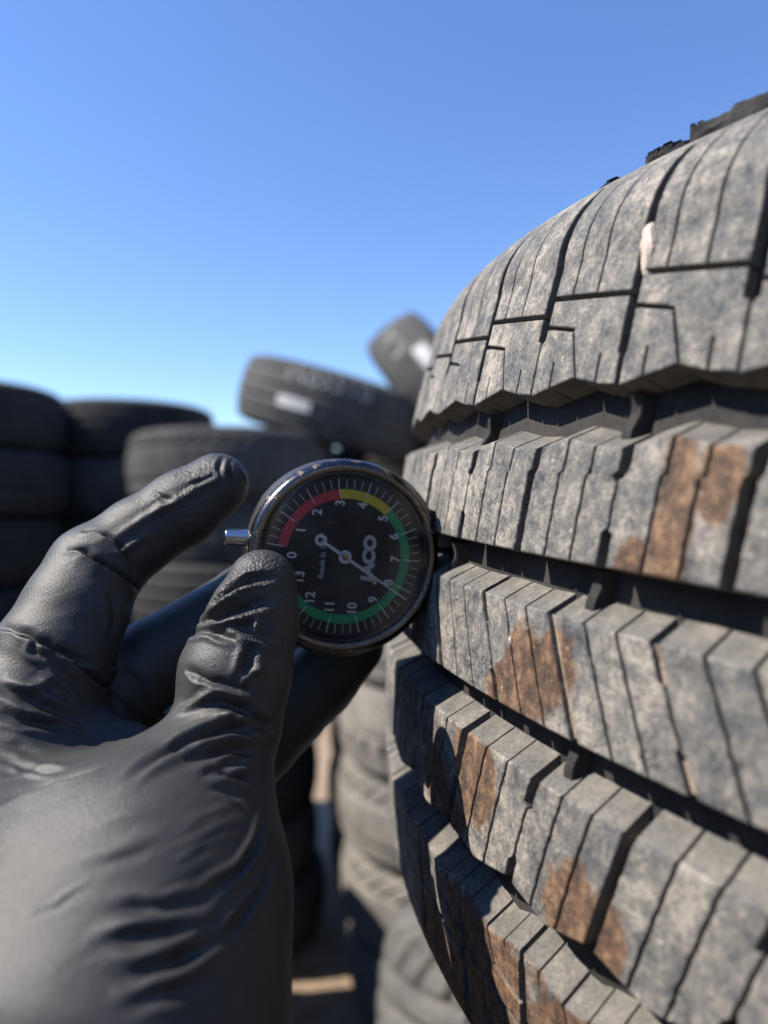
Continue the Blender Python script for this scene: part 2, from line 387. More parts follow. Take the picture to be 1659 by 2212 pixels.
# ---- materials of the big tyre
STAINS = [  # (angle deg, s mm, half-size deg, half-size mm): rust-brown mud on the tread
    (31.75, 41, .85, 22), (33.2, 47, .9, 10), (30.3, 27, .75, 6),
    (25.4, -1.5, 1.9, 12), (24.0, -9, 1.8, 8), (26.8, 4, 1.3, 8),
    (17.5, -46, 1.9, 12), (21.6, -36, 2.1, 12), (19.8, -52, 1.5, 6),
    (29.0, -52, 1.5, 11), (30.5, -52, 1.2, 11), (29.8, -57, 1.6, 7), (23.5, -100, 4.6, 27), (29.5, -84, 3.8, 15), (16.5, -110, 2.6, 24), (22.8, -80, 2.4, 9)]
def worn_rubber(name, dust=1.0):
    g = NG(name); o = g.obj(); uv = g.uv()
    big = g.noise(o, 55, 5, .6, .4); mid = g.noise(o, 260, 7, .7, .3); fine = g.noise(o, 1100, 4, .75)
    st = g.noise(g.add('ShaderNodeMapping', {'Vector': uv, 'Scale': (420, 75, 1)}).outputs[0], 1.0, 5, .65, .6)
    st2 = g.noise(g.add('ShaderNodeMapping', {'Vector': uv, 'Scale': (130, 34, 1)}).outputs[0], 1.0, 4, .6, .4)
    f = g.math('ADD', g.math('ADD', g.math('MULTIPLY', big, .22), g.math('MULTIPLY', st2, .12)), g.math('ADD', g.math('ADD', g.math('MULTIPLY', st, .05), g.math('MULTIPLY', mid, .34)), g.math('MULTIPLY', fine, .28)))
    c = g.ramp(f, [(.415, (.046, .050, .056)), (.465, (.100, .101, .102)), (.515, (.165, .155, .139)), (.580, (.33, .297, .252))])
    # fine cracks
    cr = g.math('ABSOLUTE', g.math('SUBTRACT', g.noise(o, 95, 3, .55, 1.2), .5))
    crm = g.math('MULTIPLY', g.math('SUBTRACT', 1.0, g.step(cr, .004, .014)), g.step(g.noise(o, 33, 2), .50, .60))
    c = g.mix(g.math('MULTIPLY', crm, .75), c, (.035, .035, .037))
    # mud
    dv = g.add('ShaderNodeVectorMath', {0: uv, 1: (0, 0, 0)}, operation='ADD').outputs[0]
    m = None
    for (a, s, ha, hs) in STAINS:
        q = g.add('ShaderNodeVectorMath', {0: dv, 1: (a / MM / 1000, s / 1000, 0)}, operation='SUBTRACT').outputs[0]
        q = g.add('ShaderNodeVectorMath', {0: q, 1: (1 / (ha / MM / 1000), 1 / (hs / 1000), 0)}, operation='MULTIPLY').outputs[0]
        d = g.math('SUBTRACT', 1.0, g.add('ShaderNodeVectorMath', {0: q}, operation='LENGTH').outputs[1])
        m = d if m is None else g.math('MAXIMUM', m, d)
    m = g.math('ADD', m, g.math('MULTIPLY', g.math('SUBTRACT', g.math('ADD', g.math('MULTIPLY', g.noise(o, 60, 4, .6), .75), g.math('MULTIPLY', g.noise(o, 330, 5, .7), .25)), .5), 2.5))
    m = g.step(m, -.16, .14)
    mud = g.ramp(g.math('ADD', g.math('MULTIPLY', g.noise(o, 260, 7, .72), .7), g.math('MULTIPLY', st, .3)), [(.39, (.034, .023, .017)), (.5, (.110, .058, .032)), (.62, (.25, .145, .078))])
    mud = g.mix(g.step(fine, .60, .72), mud, (.36, .27, .17))
    c = g.mix(g.math('MULTIPLY', m, .88), c, mud)
    sp = g.step(g.noise(o, 420, 2, .5), .735, .76)
    c = g.mix(g.math('MULTIPLY', sp, .7), c, (.55, .5, .43))
    n = g.bump(mid, .5, .0012); n = g.bump(fine, .45, .0004, n); n = g.bump(crm, -.6, .0006, n)
    return g.bsdf(Base_Color=c, Roughness=.82, Specular_IOR_Level=.3, Normal=n)
M_worn = worn_rubber('worn_dusty_rubber')
g = NG('moulded_wall_rubber'); o = g.obj()
f = g.math('ADD', g.math('MULTIPLY', g.noise(o, 130, 5), .5), g.math('MULTIPLY', g.noise(o, 900, 4, .75), .5))
M_wall = g.bsdf(Base_Color=g.ramp(f, [(.38, (.080, .077, .073)), (.52, (.135, .126, .113)), (.66, (.22, .198, .168))]), Roughness=.9, Specular_IOR_Level=.3, Normal=g.bump(f, .5, .0006))
g = NG('shade_darkened_groove_rubber'); o = g.obj()
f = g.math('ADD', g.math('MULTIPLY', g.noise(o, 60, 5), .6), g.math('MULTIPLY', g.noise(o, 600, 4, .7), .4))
c = g.ramp(f, [(.40, (.010, .010, .011)), (.68, (.042, .038, .034))])  # black rubber, made darker still to deepen the shade in the grooves
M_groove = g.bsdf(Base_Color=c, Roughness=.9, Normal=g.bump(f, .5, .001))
g = NG('dust_filling'); o = g.obj()
f = g.math('ADD', g.math('MULTIPLY', g.noise(o, 90, 5), .5), g.math('MULTIPLY', g.noise(o, 900, 4, .7), .5))
c = g.ramp(f, [(.38, (.14, .10, .07)), (.64, (.36, .29, .22))])
M_fill = g.bsdf(Base_Color=c, Roughness=.95, Normal=g.bump(f, .8, .0012))

big = thing('worn_tyre', 'big worn dusty tyre with rust-brown mud on its tread, filling the right side', 'tyre', None, MB)
PH2, PH3, PH4 = 0.0, .338, .645
w_s = w_groove(.33); w_G = w_groove(1.45)
# second rib
BRK = (46.5, 34.0)
acc = Acc()
wN = w_notch(7.5, 7.8, 1.55, .33, 53.5, 26.6)
rib(acc, PH2, .016, 40, const(26.6), zig(PH2 + .02, [(0, 52.8), (.16, 55.4), (.34, 53.2), (.5, 52.8)]), [w_G, w_s, w_s, wN, w_s, w_s], jog=46.8)
acc.build('tread_rib', M_worn, big, M_wall)
# centre rib, its slots packed with dust
BRK = (6.0, -5.0)
acc = Acc()
w3 = w_groove(.42); w3G = w_groove(1.35); w3N = w_notch(7.8, 7.6, 1.2, .42, 13.9, -12.8)
rib(acc, PH3, -.075, 0, const(-12.8), zig(PH3, [(0, 14.2), (.2, 13.7), (.5, 14.1)]), [w3G, w3, w3, w3N, w3, w3])
acc.build('tread_rib', M_worn, big, M_wall)
# fourth rib
BRK = (-33.5, -47.5)
acc = Acc()
w4N = w_notch(8.0, 8.2, 1.6, .36, -25.6, -56.5)
rib(acc, PH4, .052, -40, zig(PH4 - .085, [(0, -54.6), (.26, -58.2), (.40, -56.2), (.5, -54.6)]), const(-25.6), [w_G, w_groove(.36), w_groove(.36), w4N, w_groove(.36), w_groove(.36)])
acc.build('tread_rib', M_worn, big, M_wall)
# shoulder ribs
def shoulder(acc, bounds, flip, zpts):
    n = len(bounds)
    for i in range(n):
        typ, X0 = bounds[i]; typ1, X1 = bounds[(i + 1) % n]
        if X1 < X0: X1 += 360
        Wd = X1 - X0
        vis = (-X1, -X0) if flip else (X0, X1)
        vc = (.5 * (vis[0] + vis[1]) + 180) % 360 - 180
        fine = -14 < vc < 60
        wA = lambda s: np.where(s > 74, 1.35, .8) * np.clip((134 - s) / 12, .3, 1)
        wB = lambda s: np.where(s > 81, 1.7 * np.clip((134 - s) / 14, .35, 1), .3)
        wl = wA if typ == 'A' else wB; wr = wA if typ1 == 'A' else wB
        zb = lambda th: np.interp((th - X0) / Wd, [p[0] for p in zpts], [p[1] for p in zpts])
        fr = lambda th: (th - X0) / Wd
        GL = lambda s: X0 + wl(s) * MM
        GR = lambda s: X1 - wr(s) * MM
        sLh = lambda th: np.where(fr(th) < .40, 85.3 - 7.0 * np.clip(fr(th), 0, .4), 82.3)
        sc_ = lambda th: 92.3 - 4.6 * fr(th)
        Lv = lambda s: X0 + Wd * np.interp(s, [66, 70, 82.4, 84], [.57, .54, .40, .385])
        op0 = lambda x: np.zeros_like(x)
        # lower-left pad, split by a short sipe
        sip = lambda f, wd: (lambda s: X0 + Wd * f + 0 * s, lambda s: np.where(s < 74.5, wd, 0.0))
        def pad(l, r, top, tm, mt):
            pass
        c_, hw = sip(.24, .3)
        mk = lambda s: (s < 74.5).astype(float)
        topP1 = lambda th: sLh(th) - 1.1
        block(acc, GL, lambda s: c_(s) + .4 * MM * 0 - hw(s) * MM + .045 * Wd * (80 - s) / 14 * 0, zb, topP1, fine, mR=mk, ch=.5, chs=.35, flip=flip, brk=(74.5, 81.))
        block(acc, lambda s: c_(s) + hw(s) * MM, lambda s: Lv(s) - .35 * MM, zb, topP1, fine, mL=mk, ch=.5, chs=.35, flip=flip, brk=(74.5,))
        # lower-right pad
        c2, hw2 = sip(.78, .3)
        block(acc, lambda s: Lv(s) + .35 * MM, lambda s: c2(s) - hw2(s) * MM, zb, const(82.3), fine, mR=mk, mT=op0, ch=.5, chs=.35, flip=flip, brk=(74.5,))
        block(acc, lambda s: c2(s) + hw2(s) * MM, GR, zb, const(82.3), fine, mL=mk, mT=op0, ch=.5, chs=.35, flip=flip, brk=(74.5, 81.))
        # strip between
        mB_ = lambda th: (fr(th) < .40).astype(float)
        block(acc, GL, GR, sLh, lambda th: sc_(th) - .65, fine, mB=mB_, ch=.4, flip=flip, draft=.2)
        # upper pads over the shoulder
        cuts = [0, .31 + .015 * math.sin(i * 3), .63 + .02 * math.sin(i * 5), 1]
        for q in range(3):
            l = GL if q == 0 else (lambda s, f=cuts[q]: X0 + Wd * f + .17 * np.sin(s * .05) + .28 * MM)
            r = GR if q == 2 else (lambda s, f=cuts[q + 1]: X0 + Wd * f + .17 * np.sin(s * .05) - .28 * MM)
            block(acc, l, r, lambda th: sc_(th) + .65, const(133), fine, depth=4.2, ch=.4, chs=.35, flip=flip, draft=.2, mT=op0, rough=.05)
def bounds_for(pa, pb, flip):
    L_ = []
    for k in range(NP):
        for ty, ph in (('A', pa), ('B', pb)):
            L_.append((ty, float(th_u(k + ph - 3))))
    if flip: L_ = [(ty, -x) for ty, x in L_]
    return sorted(L_, key=lambda q: q[1])
acc = Acc(); shoulder(acc, bounds_for(.41, .90, False), False, [(0, 66.3), (.52, 69.7), (.80, 67.5), (1, 66.8)])
acc.build('shoulder_rib', M_worn, big, M_wall)
acc = Acc(); shoulder(acc, bounds_for(.176, .685, True), True, [(0, 70.0), (.2, 71.2), (.42, 74.0), (.72, 71.0), (1, 70.0)])
acc.build('shoulder_rib', M_worn, big, M_wall)
# carcass: groove floors and sidewalls
def lathe(name, s_list, h_list, mat, n=720, smooth=True):
    th = np.linspace(0, 360, n, endpoint=False)
    T, S = np.meshgrid(th, np.array(s_list, float), indexing='ij'); Hh = np.broadcast_to(np.array(h_list, float), T.shape)
    P = tread_map(T, S, Hh); UV = np.stack([T / MM / 1000, S / 1000], -1)
    return mesh_obj(name, P.reshape(-1, 3), grid_faces(n, len(s_list), wrap_n=True)[:, ::-1], mat, big, smooth=smooth, uv=UV.reshape(-1, 2))
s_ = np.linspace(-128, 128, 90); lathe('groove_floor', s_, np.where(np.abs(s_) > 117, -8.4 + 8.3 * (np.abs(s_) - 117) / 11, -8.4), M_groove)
lathe('dust_filling', np.linspace(-12.3, 13.4, 12), np.full(12, -1.7), M_fill)
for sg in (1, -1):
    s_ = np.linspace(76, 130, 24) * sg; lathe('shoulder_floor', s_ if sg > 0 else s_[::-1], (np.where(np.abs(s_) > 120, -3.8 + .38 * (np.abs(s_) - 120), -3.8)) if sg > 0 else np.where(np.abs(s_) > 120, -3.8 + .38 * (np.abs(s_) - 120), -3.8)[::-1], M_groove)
smax = PS[-1]
for sg in (1, -1):
    s_ = np.linspace(127.5, smax, 40); hh = .25 * np.sin(s_ * .9) * np.clip((s_ - 136) / 6, 0, 1) - .02
    if sg < 0: s_ = -s_[::-1]; hh = hh[::-1]
    lathe('sidewall', s_, hh, M_worn)
# inner bead so the hole is not paper thin
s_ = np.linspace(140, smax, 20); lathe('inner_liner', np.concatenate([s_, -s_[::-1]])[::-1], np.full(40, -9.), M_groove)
# wear bars and ejector nibs in the grooves
for (tc, sc0, wt, ws, hh) in [(27.6, -19.5, 2.6, 12, 3.2), (27.9, 19.5, 2.6, 12, 3.0), (15.9, 19.0, 2.2, 11, 3.4), (17.7, 60, 1.6, 10, 2.2), (28.6, 60, 2.6, 10, 2.6)]:
    acc = Acc(); n = 14; a = np.linspace(-1, 1, n); A, B = np.meshgrid(a, a, indexing='ij')
    hgt = -8.5 + (hh + 1) * np.clip((1 - A ** 2) * 1.4, 0, 1) ** .7 * (1 + .12 * np.sin(B * 4 + tc)) + .5 * B ** 2
    acc.add(tread_map(tc + A * wt * MM + .15 * B, sc0 + B * ws / 2, hgt).reshape(-1, 3), np.stack([(tc + A * wt * MM) / MM / 1000, (sc0 + B * ws / 2) / 1000], -1).reshape(-1, 2), grid_faces(n, n)[:, ::-1])
    acc.build('wear_bar', M_groove, big)
# torn strip of rubber standing up on the upper sidewall
M_torn = rubber('torn_rubber', (.012, .012, .013), (.035, .033, .032), 60)
def torn(t0, t1, prof, seed):
    rr_ = np.random.default_rng(seed); n = 70; th = np.linspace(t0, t1, n); f = np.linspace(0, 1, n)
    hgt = np.interp(f, [p[0] for p in prof], [p[1] for p in prof]) * (1 + .10 * rr_.standard_normal(n)) + .25 * rr_.standard_normal(n)
    hgt = np.clip(hgt, .2, None); V = []
    for row, (ds, k) in enumerate([(0, 0), (-.4, .5), (-.2, 1), (2.0, 1), (3.4, .5), (4.2, 0)]):
        wob = .8 * np.sin(th * 2.1 + row)
        V.append(tread_map(th, 134.5 + ds + wob + 2.0 * k, hgt * k - .3))
    P = np.stack(V, 1)
    return mesh_obj('torn_strip', P.reshape(-1, 3), grid_faces(n, 6), M_torn, big, smooth=False)
torn(20.9, 22.3, [(0, .4), (.5, 1.0), (1, .3)], 1)
torn(24.4, 26.9, [(0, 1.6), (.12, 2.2), (.5, 2.2), (.75, 1.2), (1, .6)], 2)
torn(27.1, 44, [(0, 3.4), (.1, 3.2), (.25, 3.8), (.6, 4), (.9, 3.5), (1, 1)], 3)
# pale stones wedged in the grooves
M_stone = rubber('pale_stone', (.42, .33, .27), (.70, .60, .52), 180)
def stone(name, th, s, h, sx, sy, szz, label, seed):
    bm = bmesh.new(); bmesh.ops.create_icosphere(bm, subdivisions=3, radius=1)
    r_ = np.random.default_rng(seed); ph = r_.uniform(0, 6, 9)
    for v_ in bm.verts:
        p = v_.co.copy(); k = 1 + .16 * math.sin(2.3 * p.x + ph[0]) * math.sin(2.9 * p.y + ph[1]) + .10 * math.sin(5 * p.z + ph[2] + 3 * p.x) + .05 * math.sin(9 * p.x + 8 * p.y)
        v_.co = Vector((p.x * sx * k, p.y * sy * k, p.z * szz * k))
    me = bpy.data.meshes.new(name); bm.to_mesh(me); bm.free(); me.materials.append(M_stone)
    ob = bpy.data.objects.new(name, me); col.objects.link(ob)
    P = tread_map(np.array([th]), np.array([s]), np.array([h]))[0]; a = math.radians(th)
    nrm = Vector((-math.cos(a), -math.sin(a), 0)); up = Vector((0, 0, 1)); tg = up.cross(nrm)
    loc = Matrix(((tg.x, up.x, nrm.x, P[0]), (tg.y, up.y, nrm.y, P[1]), (tg.z, up.z, nrm.z, P[2]), (0, 0, 0, 1)))
    ob.matrix_world = MB @ loc; ob['label'] = label; ob['category'] = 'stone'
    return ob
stone('stone', 28.45, 97.5, -1.0, .0022, .0055, .0022, 'pale pinkish stone wedged in the upper shoulder groove of the big tyre', 1)
stone('stone', 23.9, 4.2, -1.0, .0009, .0016, .0011, 'tiny white stone chip stuck in a slot of the muddy centre rib', 2)

# ---------------------------------------------------------------- the dial gauge
tg = R(14.5)
GP = Vector(pix(746.5, 1204, .2215))
X_ = Vector((math.cos(tg), math.sin(tg), 0)); Z_ = Vector((math.sin(tg), -math.cos(tg), 0))
rot = MB.to_3x3(); X_ = rot @ X_; Z_ = rot @ Z_; Y_ = Z_.cross(X_)
MG = Matrix(((X_.x, Y_.x, Z_.x, GP.x), (X_.y, Y_.y, Z_.y, GP.y), (X_.z, Y_.z, Z_.z, GP.z), (0, 0, 0, 1)))
gauge = thing('dial_gauge', 'round black dial gauge with coloured bands held against the tread of the big tyre', 'gauge', None, MG)
def lathe_z(name, prof, mat, parent=gauge, n=128, smooth=True, ctr=(0, 0)):
    a = np.linspace(0, 2 * math.pi, n, endpoint=False); pr = np.array(prof) / 1000
    V = np.stack([ctr[0] / 1000 + pr[None, :, 0] * np.cos(a)[:, None], ctr[1] / 1000 + pr[None, :, 0] * np.sin(a)[:, None], np.broadcast_to(pr[:, 1], (n, len(pr)))], -1)
    o = mesh_obj(name, V.reshape(-1, 3), grid_faces(n, len(pr), wrap_n=True), mat, parent, smooth=smooth)
    return o
def worn_metal(name, c, rough, dirt):
    g = NG(name); o = g.obj()
    n = g.noise(o, 260, 6, .7); n2 = g.noise(o, 1500, 3, .6)
    m = g.step(n, .56 - dirt, .66 - dirt)
    cc = g.mix(m, c, g.ramp(n2, [(.35, (.035, .025, .018)), (.7, (.34, .24, .16))]))
    return g.bsdf(Base_Color=cc, Metallic=g.math('SUBTRACT', 1.0, g.math('MULTIPLY', m, .9)), Roughness=g.math('ADD', rough, g.math('MULTIPLY', m, .45)), Normal=g.bump(n2, .15, .0003))
M_chrome = worn_metal('chrome', (.62, .62, .64), .12, -.06)
M_bezel = worn_metal('worn_dark_chrome', (.075, .077, .085), .26, .02)
M_lip = worn_metal('worn_brassy_lip', (.20, .175, .14), .38, .09)
g = NG('gauge_boot'); o = g.obj(); n = g.noise(o, 500, 5)
M_boot = g.bsdf(Base_Color=g.ramp(n, [(.4, (.012, .012, .014)), (.7, (.04, .037, .034))]), Roughness=.5, Normal=g.bump(n, .25, .0004))
# black body behind the bezel, cut flat on the side that meets the tread
n = 160; a = np.linspace(0, 2 * math.pi, n, endpoint=False)
prof = [(28.5, -1.0), (31.2, -2.4), (32.6, -5.0), (33.0, -14), (31.8, -17.6), (27, -19.2), (0.1, -19.2)]
V = np.zeros((n, len(prof), 3))
for j, (r_, z_) in enumerate(prof):
    x = r_ * np.cos(a); y = r_ * np.sin(a)
    fl = 31.4 if r_ > 20 else r_
    bl = 1 - .065 * np.clip(.5 - .9 * np.cos(a + .5), 0, 1) * (r_ > 20); x = x * bl; y = y * bl
    x = np.where(x > fl, fl + (x - fl) * .04, x)
    V[:, j] = np.stack([x, y, np.full(n, z_)], -1) / 1000
mesh_obj('body', V.reshape(-1, 3), grid_faces(n, len(prof), wrap_n=True)[:, ::-1], M_boot, gauge, smooth=True)
lathe_z('bezel', [(30.3, -3.0), (30.5, -1.0), (30.0, .6), (29.2, 1.5), (28.5, 1.8)], M_bezel)
lathe_z('bezel_lip', [(28.5, 1.8), (28.0, 2.0), (27.4, 1.8), (27.0, 1.2), (26.9, .3)], M_lip)
lathe_z('inner_ring', [(26.9, .3), (26.5, .5), (26.0, .2), (25.6, -.6), (25.3, -1.6)], plain('dark_inner_ring', (.03, .03, .034), .3))
g = NG('dial_black'); o = g.obj(); M_dialb = g.bsdf(Base_Color=g.ramp(g.noise(o, 300, 5), [(.4, (.016, .016, .017)), (.7, (.028, .028, .027))]), Roughness=.6)
dial = lathe_z('dial_face', [(25.5, -1.6), (.01, -1.6)], M_dialb, smooth=False)
M_white = plain('dial_white', (.80, .80, .82), .6)
def flat(name, polys, z, mat, parent):
    V = []; F = []
    for p in polys:
        b = len(V); V += [(x / 1000, y / 1000, z / 1000) for x, y in p]; F.append(tuple(range(b, b + len(p))))
    return mesh_obj(name, V, F, mat, parent)
def dang(v): return R(90 - (90 + (v - 7) * 24.8))       # dial value -> angle (counter-clockwise from +X)
def band(name, v0, v1, r0, r1, mat):
    P = []; n = max(6, int((v1 - v0) * 12))
    for i in range(n):
        a0 = dang(v0 + (v1 - v0) * i / n); a1 = dang(v0 + (v1 - v0) * (i + 1) / n)
        P.append([(r1 * math.cos(a1), r1 * math.sin(a1)), (r1 * math.cos(a0), r1 * math.sin(a0)), (r0 * math.cos(a0), r0 * math.sin(a0)), (r0 * math.cos(a1), r0 * math.sin(a1))][::-1])
    return flat(name, P, -1.55, mat, dial)
band('red_band', 0, 3, 18.3, 21.2, plain('red_print', (.72, .07, .09), .6))
band('yellow_band', 3, 5, 18.3, 21.2, plain('yellow_print', (.80, .66, .05), .6))
band('green_band', 5, 13, 18.3, 21.2, plain('green_print', (.02, .40, .16), .6))
P = []
for i in range(0, 13 * 4 + 3):
    v_ = i / 4
    if v_ > 13.25: break
    a_ = dang(v_); big_ = i % 4 == 0
    r0, r1, hw = (19.3, 24.6, .14) if big_ else (21.5, 24.4, .085)
    ca, sa = math.cos(a_), math.sin(a_)
    P.append([(r0 * ca + hw * sa, r0 * sa - hw * ca), (r1 * ca + hw * sa, r1 * sa - hw * ca), (r1 * ca - hw * sa, r1 * sa + hw * ca), (r0 * ca - hw * sa, r0 * sa + hw * ca)])
flat('tick_marks', P, -1.48, M_white, dial)
def text(s, size, off=0.0, shear=0.0, xs=1.0):
    cu = bpy.data.curves.new('t', 'FONT'); cu.body = s; cu.size = size; cu.offset = off; cu.shear = shear; cu.align_x = 'CENTER'; cu.align_y = 'CENTER'; cu.resolution_u = 4
    ob = bpy.data.objects.new('t', cu); col.objects.link(ob)
    dg = bpy.context.evaluated_depsgraph_get(); me = bpy.data.meshes.new_from_object(ob.evaluated_get(dg))
    V = [(v_.co.x * xs, v_.co.y) for v_ in me.vertices]; F = [tuple(p.vertices) for p in me.polygons]
    bpy.data.objects.remove(ob); bpy.data.curves.remove(cu); bpy.data.meshes.remove(me)
    xs_ = [p[0] for p in V]; ys = [p[1] for p in V]; cx = (min(xs_) + max(xs_)) / 2; cy = (min(ys) + max(ys)) / 2
    return [(x - cx, y - cy) for x, y in V], F
def lettering(name, items, z, mat, parent):
    V = []; F = []
    for (s, size, cx, cy, off, shear, xs) in items:
        v_, f_ = text(s, size, off, shear, xs); b = len(V)
        V += [((cx - y) / 1000, (cy + x) / 1000, z / 1000) for x, y in v_]      # turned a quarter turn, reading upwards
        F += [tuple(b + i for i in q) for q in f_]
    return mesh_obj(name, V, F, mat, parent)
k = .04775
NUM = {0: (500, 830), 1: (545, 665), 2: (640, 540), 3: (788, 470), 4: (940, 475), 5: (1085, 550), 6: (1170, 665), 7: (1195, 815), 8: (1160, 975), 9: (1065, 1095), 10: (925, 1155), 11: (775, 1155), 12: (640, 1095), 13: (560, 965)}
lettering('numerals', [(str(n_), 4.2, (x - 848) * k, -(y - 821) * k, .10, 0, .95) for n_, (x, y) in NUM.items()], -1.5, M_white, dial)
lettering('lettering', [('JACO', 5.1, (1022 - 848) * k, -(830 - 821) * k, .34, .07, 1.16), ('Reads in 1/32"', 2.5, (700 - 848) * k, -(822 - 821) * k, .03, 0, .98)], -1.5, plain('dial_print', (.62, .62, .66), .6), dial)
# needle
def needle_poly():
    a_ = dang(8.24); ca, sa = math.cos(a_), math.sin(a_)
    def rp(l, w_): return (l * ca - w_ * sa, l * sa + w_ * ca)
    P = [[rp(-7.6, -.48), rp(0, -.55), rp(0, .55), rp(-7.6, .48)], [rp(0, -.55), rp(24.6, -.19), rp(24.6, .19), rp(0, .55)]]
    def ring(cl, r0, r1):
        for i in range(24):
            b0 = 6.2832 * i / 24; b1 = 6.2832 * (i + 1) / 24; c0 = rp(cl, 0)
            P.append([(c0[0] + r0 * math.cos(b0), c0[1] + r0 * math.sin(b0)), (c0[0] + r1 * math.cos(b0), c0[1] + r1 * math.sin(b0)), (c0[0] + r1 * math.cos(b1), c0[1] + r1 * math.sin(b1)), (c0[0] + r0 * math.cos(b1), c0[1] + r0 * math.sin(b1))])
    ring(0, .9, 2.1); ring(-9.4, .85, 1.9)
    return P
M_needle = plain('needle_white', (.78, .77, .76), .5)
nd = flat('needle', needle_poly(), -.75, M_needle, gauge)
lathe_z('hub', [(.95, -1.6), (.95, -.6), (.6, -.4), (.01, -.4)], worn_metal('brass', (.55, .40, .18), .35, 0), nd, n=24)
# glass, scratched and dusty
g = NG('scratched_glass'); o = g.obj()
tr = g.add('ShaderNodeBsdfTransparent', {'Color': (.96, .97, .98, 1)}); gl = g.add('ShaderNodeBsdfGlossy', {'Roughness': .16, 'Color': (1, 1, 1, 1)})
lw = g.add('ShaderNodeFresnel', {'IOR': 1.5})
m1 = g.add('ShaderNodeMixShader', {0: g.math('MULTIPLY', lw.outputs[0], .8), 1: tr.outputs[0], 2: gl.outputs[0]})
scr = None
for q in range(4):
    mp = g.add('ShaderNodeMapping', {'Vector': o, 'Rotation': (0, 0, q * .83 + .2), 'Scale': (140, 2600, 1)}).outputs[0]
    nn = g.step(g.noise(mp, 1.0, 2, .5, .3), .66, .78); scr = nn if scr is None else g.math('MAXIMUM', scr, nn)
dustn = g.noise(o, 120, 6, .7); sp = g.step(g.noise(o, 2600, 2), .66, .76)
fac = g.math('ADD', g.math('MULTIPLY', scr, .22), g.math('ADD', g.math('MULTIPLY', g.step(g.noise(o, 45, 3), .35, .7), g.math('MULTIPLY', dustn, .11)), g.math('MULTIPLY', sp, .12)), clamp=True)
df = g.add('ShaderNodeBsdfDiffuse', {'Color': (.62, .60, .57, 1)}); tl = g.add('ShaderNodeBsdfTranslucent', {'Color': (.62, .60, .57, 1)})
ad = g.add('ShaderNodeMixShader', {0: .35, 1: df.outputs[0], 2: tl.outputs[0]})
m2 = g.add('ShaderNodeMixShader', {0: fac, 1: m1.outputs[0], 2: ad.outputs[0]})
g.t.links.new(m2.outputs[0], g.out.inputs[0]); M_glass = g.m
lathe_z('glass', [(26.9, .45), (25.5, .75), (20, .95), (10, 1.1), (.01, 1.15)], M_glass)
# plunger, foot, measuring pin
M_steel = worn_metal('dull_steel', (.50, .50, .52), .22, -.10)
def rod(name, x0, x1, y, z, r, mat, dome=0.0, n=64, fl=None):
    pr = [(x0, .02)] if not dome else [(x0 + dome * (1 - math.sin(b)) * 0 + dome * (1 - math.cos(c_)), r * math.sin(max(c_, .02))) for c_, b in [(q * math.pi / 2 / 8, 0) for q in range(0, 9)]]
    if not dome: pr += [(x0, r)]
    pr += [(x1, r), (x1, .02)]
    a_ = np.linspace(0, 2 * math.pi, n, endpoint=False); V = np.zeros((n, len(pr), 3))
    for j, (x, r_) in enumerate(pr): V[:, j] = np.stack([np.full(n, x), y + r_ * np.cos(a_), z + r_ * np.sin(a_)], -1) / 1000
    return mesh_obj(name, V.reshape(-1, 3), grid_faces(n, len(pr), wrap_n=True)[:, ::-1], mat, gauge, smooth=False)
rod('plunger', -37.4, -29.5, 3.4, -7.5, 2.6, M_steel, dome=.9)
rod('measuring_pin', 30, 38.2, 3.4, -8, 1.1, M_chrome, dome=.8)
bm = bmesh.new(); bmesh.ops.create_cube(bm, size=1)
for v_ in bm.verts: v_.co = Vector((29.6 + v_.co.x * 3.2, v_.co.y * 33, -9.5 + v_.co.z * 14)) / 1000
bmesh.ops.bevel(bm, geom=bm.edges[:] + bm.verts[:], offset=.0008, segments=2, affect='EDGES')
me = bpy.data.meshes.new('foot'); bm.to_mesh(me); bm.free(); me.materials.append(M_boot)
fo = bpy.data.objects.new('foot', me); col.objects.link(fo); fo.parent = gauge

# ---------------------------------------------------------------- the gloved hand
def N(x, y, d, r): return (*pix(x, y, d), r * d / FPX)
THUMB = [N(566, 1262, .2035, 76), N(546, 1340, .2015, 97), N(509, 1455, .197, 118), N(490, 1570, .192, 113), N(410, 1740, .180, 165), N(310, 1950, .166, 300), N(215, 2230, .150, 395)]
INDEX = [N(470, 1046, .233, 68), N(395, 1098, .231, 79), N(300, 1158, .227, 80), N(205, 1232, .220, 96), N(165, 1315, .213, 108), N(115, 1420, .206, 124), N(40, 1560, .196, 140), N(-40, 1800, .182, 200)]
MIDDLE = [N(782, 1330, .2535, 70), N(690, 1300, .2545, 80), N(545, 1300, .250, 85), N(330, 1432, .233, 92), N(130, 1600, .212, 110), N(40, 1850, .19, 180)]
RING = [N(758, 1392, .2575, 72), N(690, 1470, .258, 78), N(560, 1600, .254, 84), N(400, 1620, .240, 95), N(190, 1710, .217, 110), N(90, 1900, .195, 180)]
PINKY = [N(640, 1540, .262, 70), N(545, 1630, .258, 74), N(420, 1720, .240, 85), N(240, 1820, .218, 100), N(140, 2000, .195, 160)]
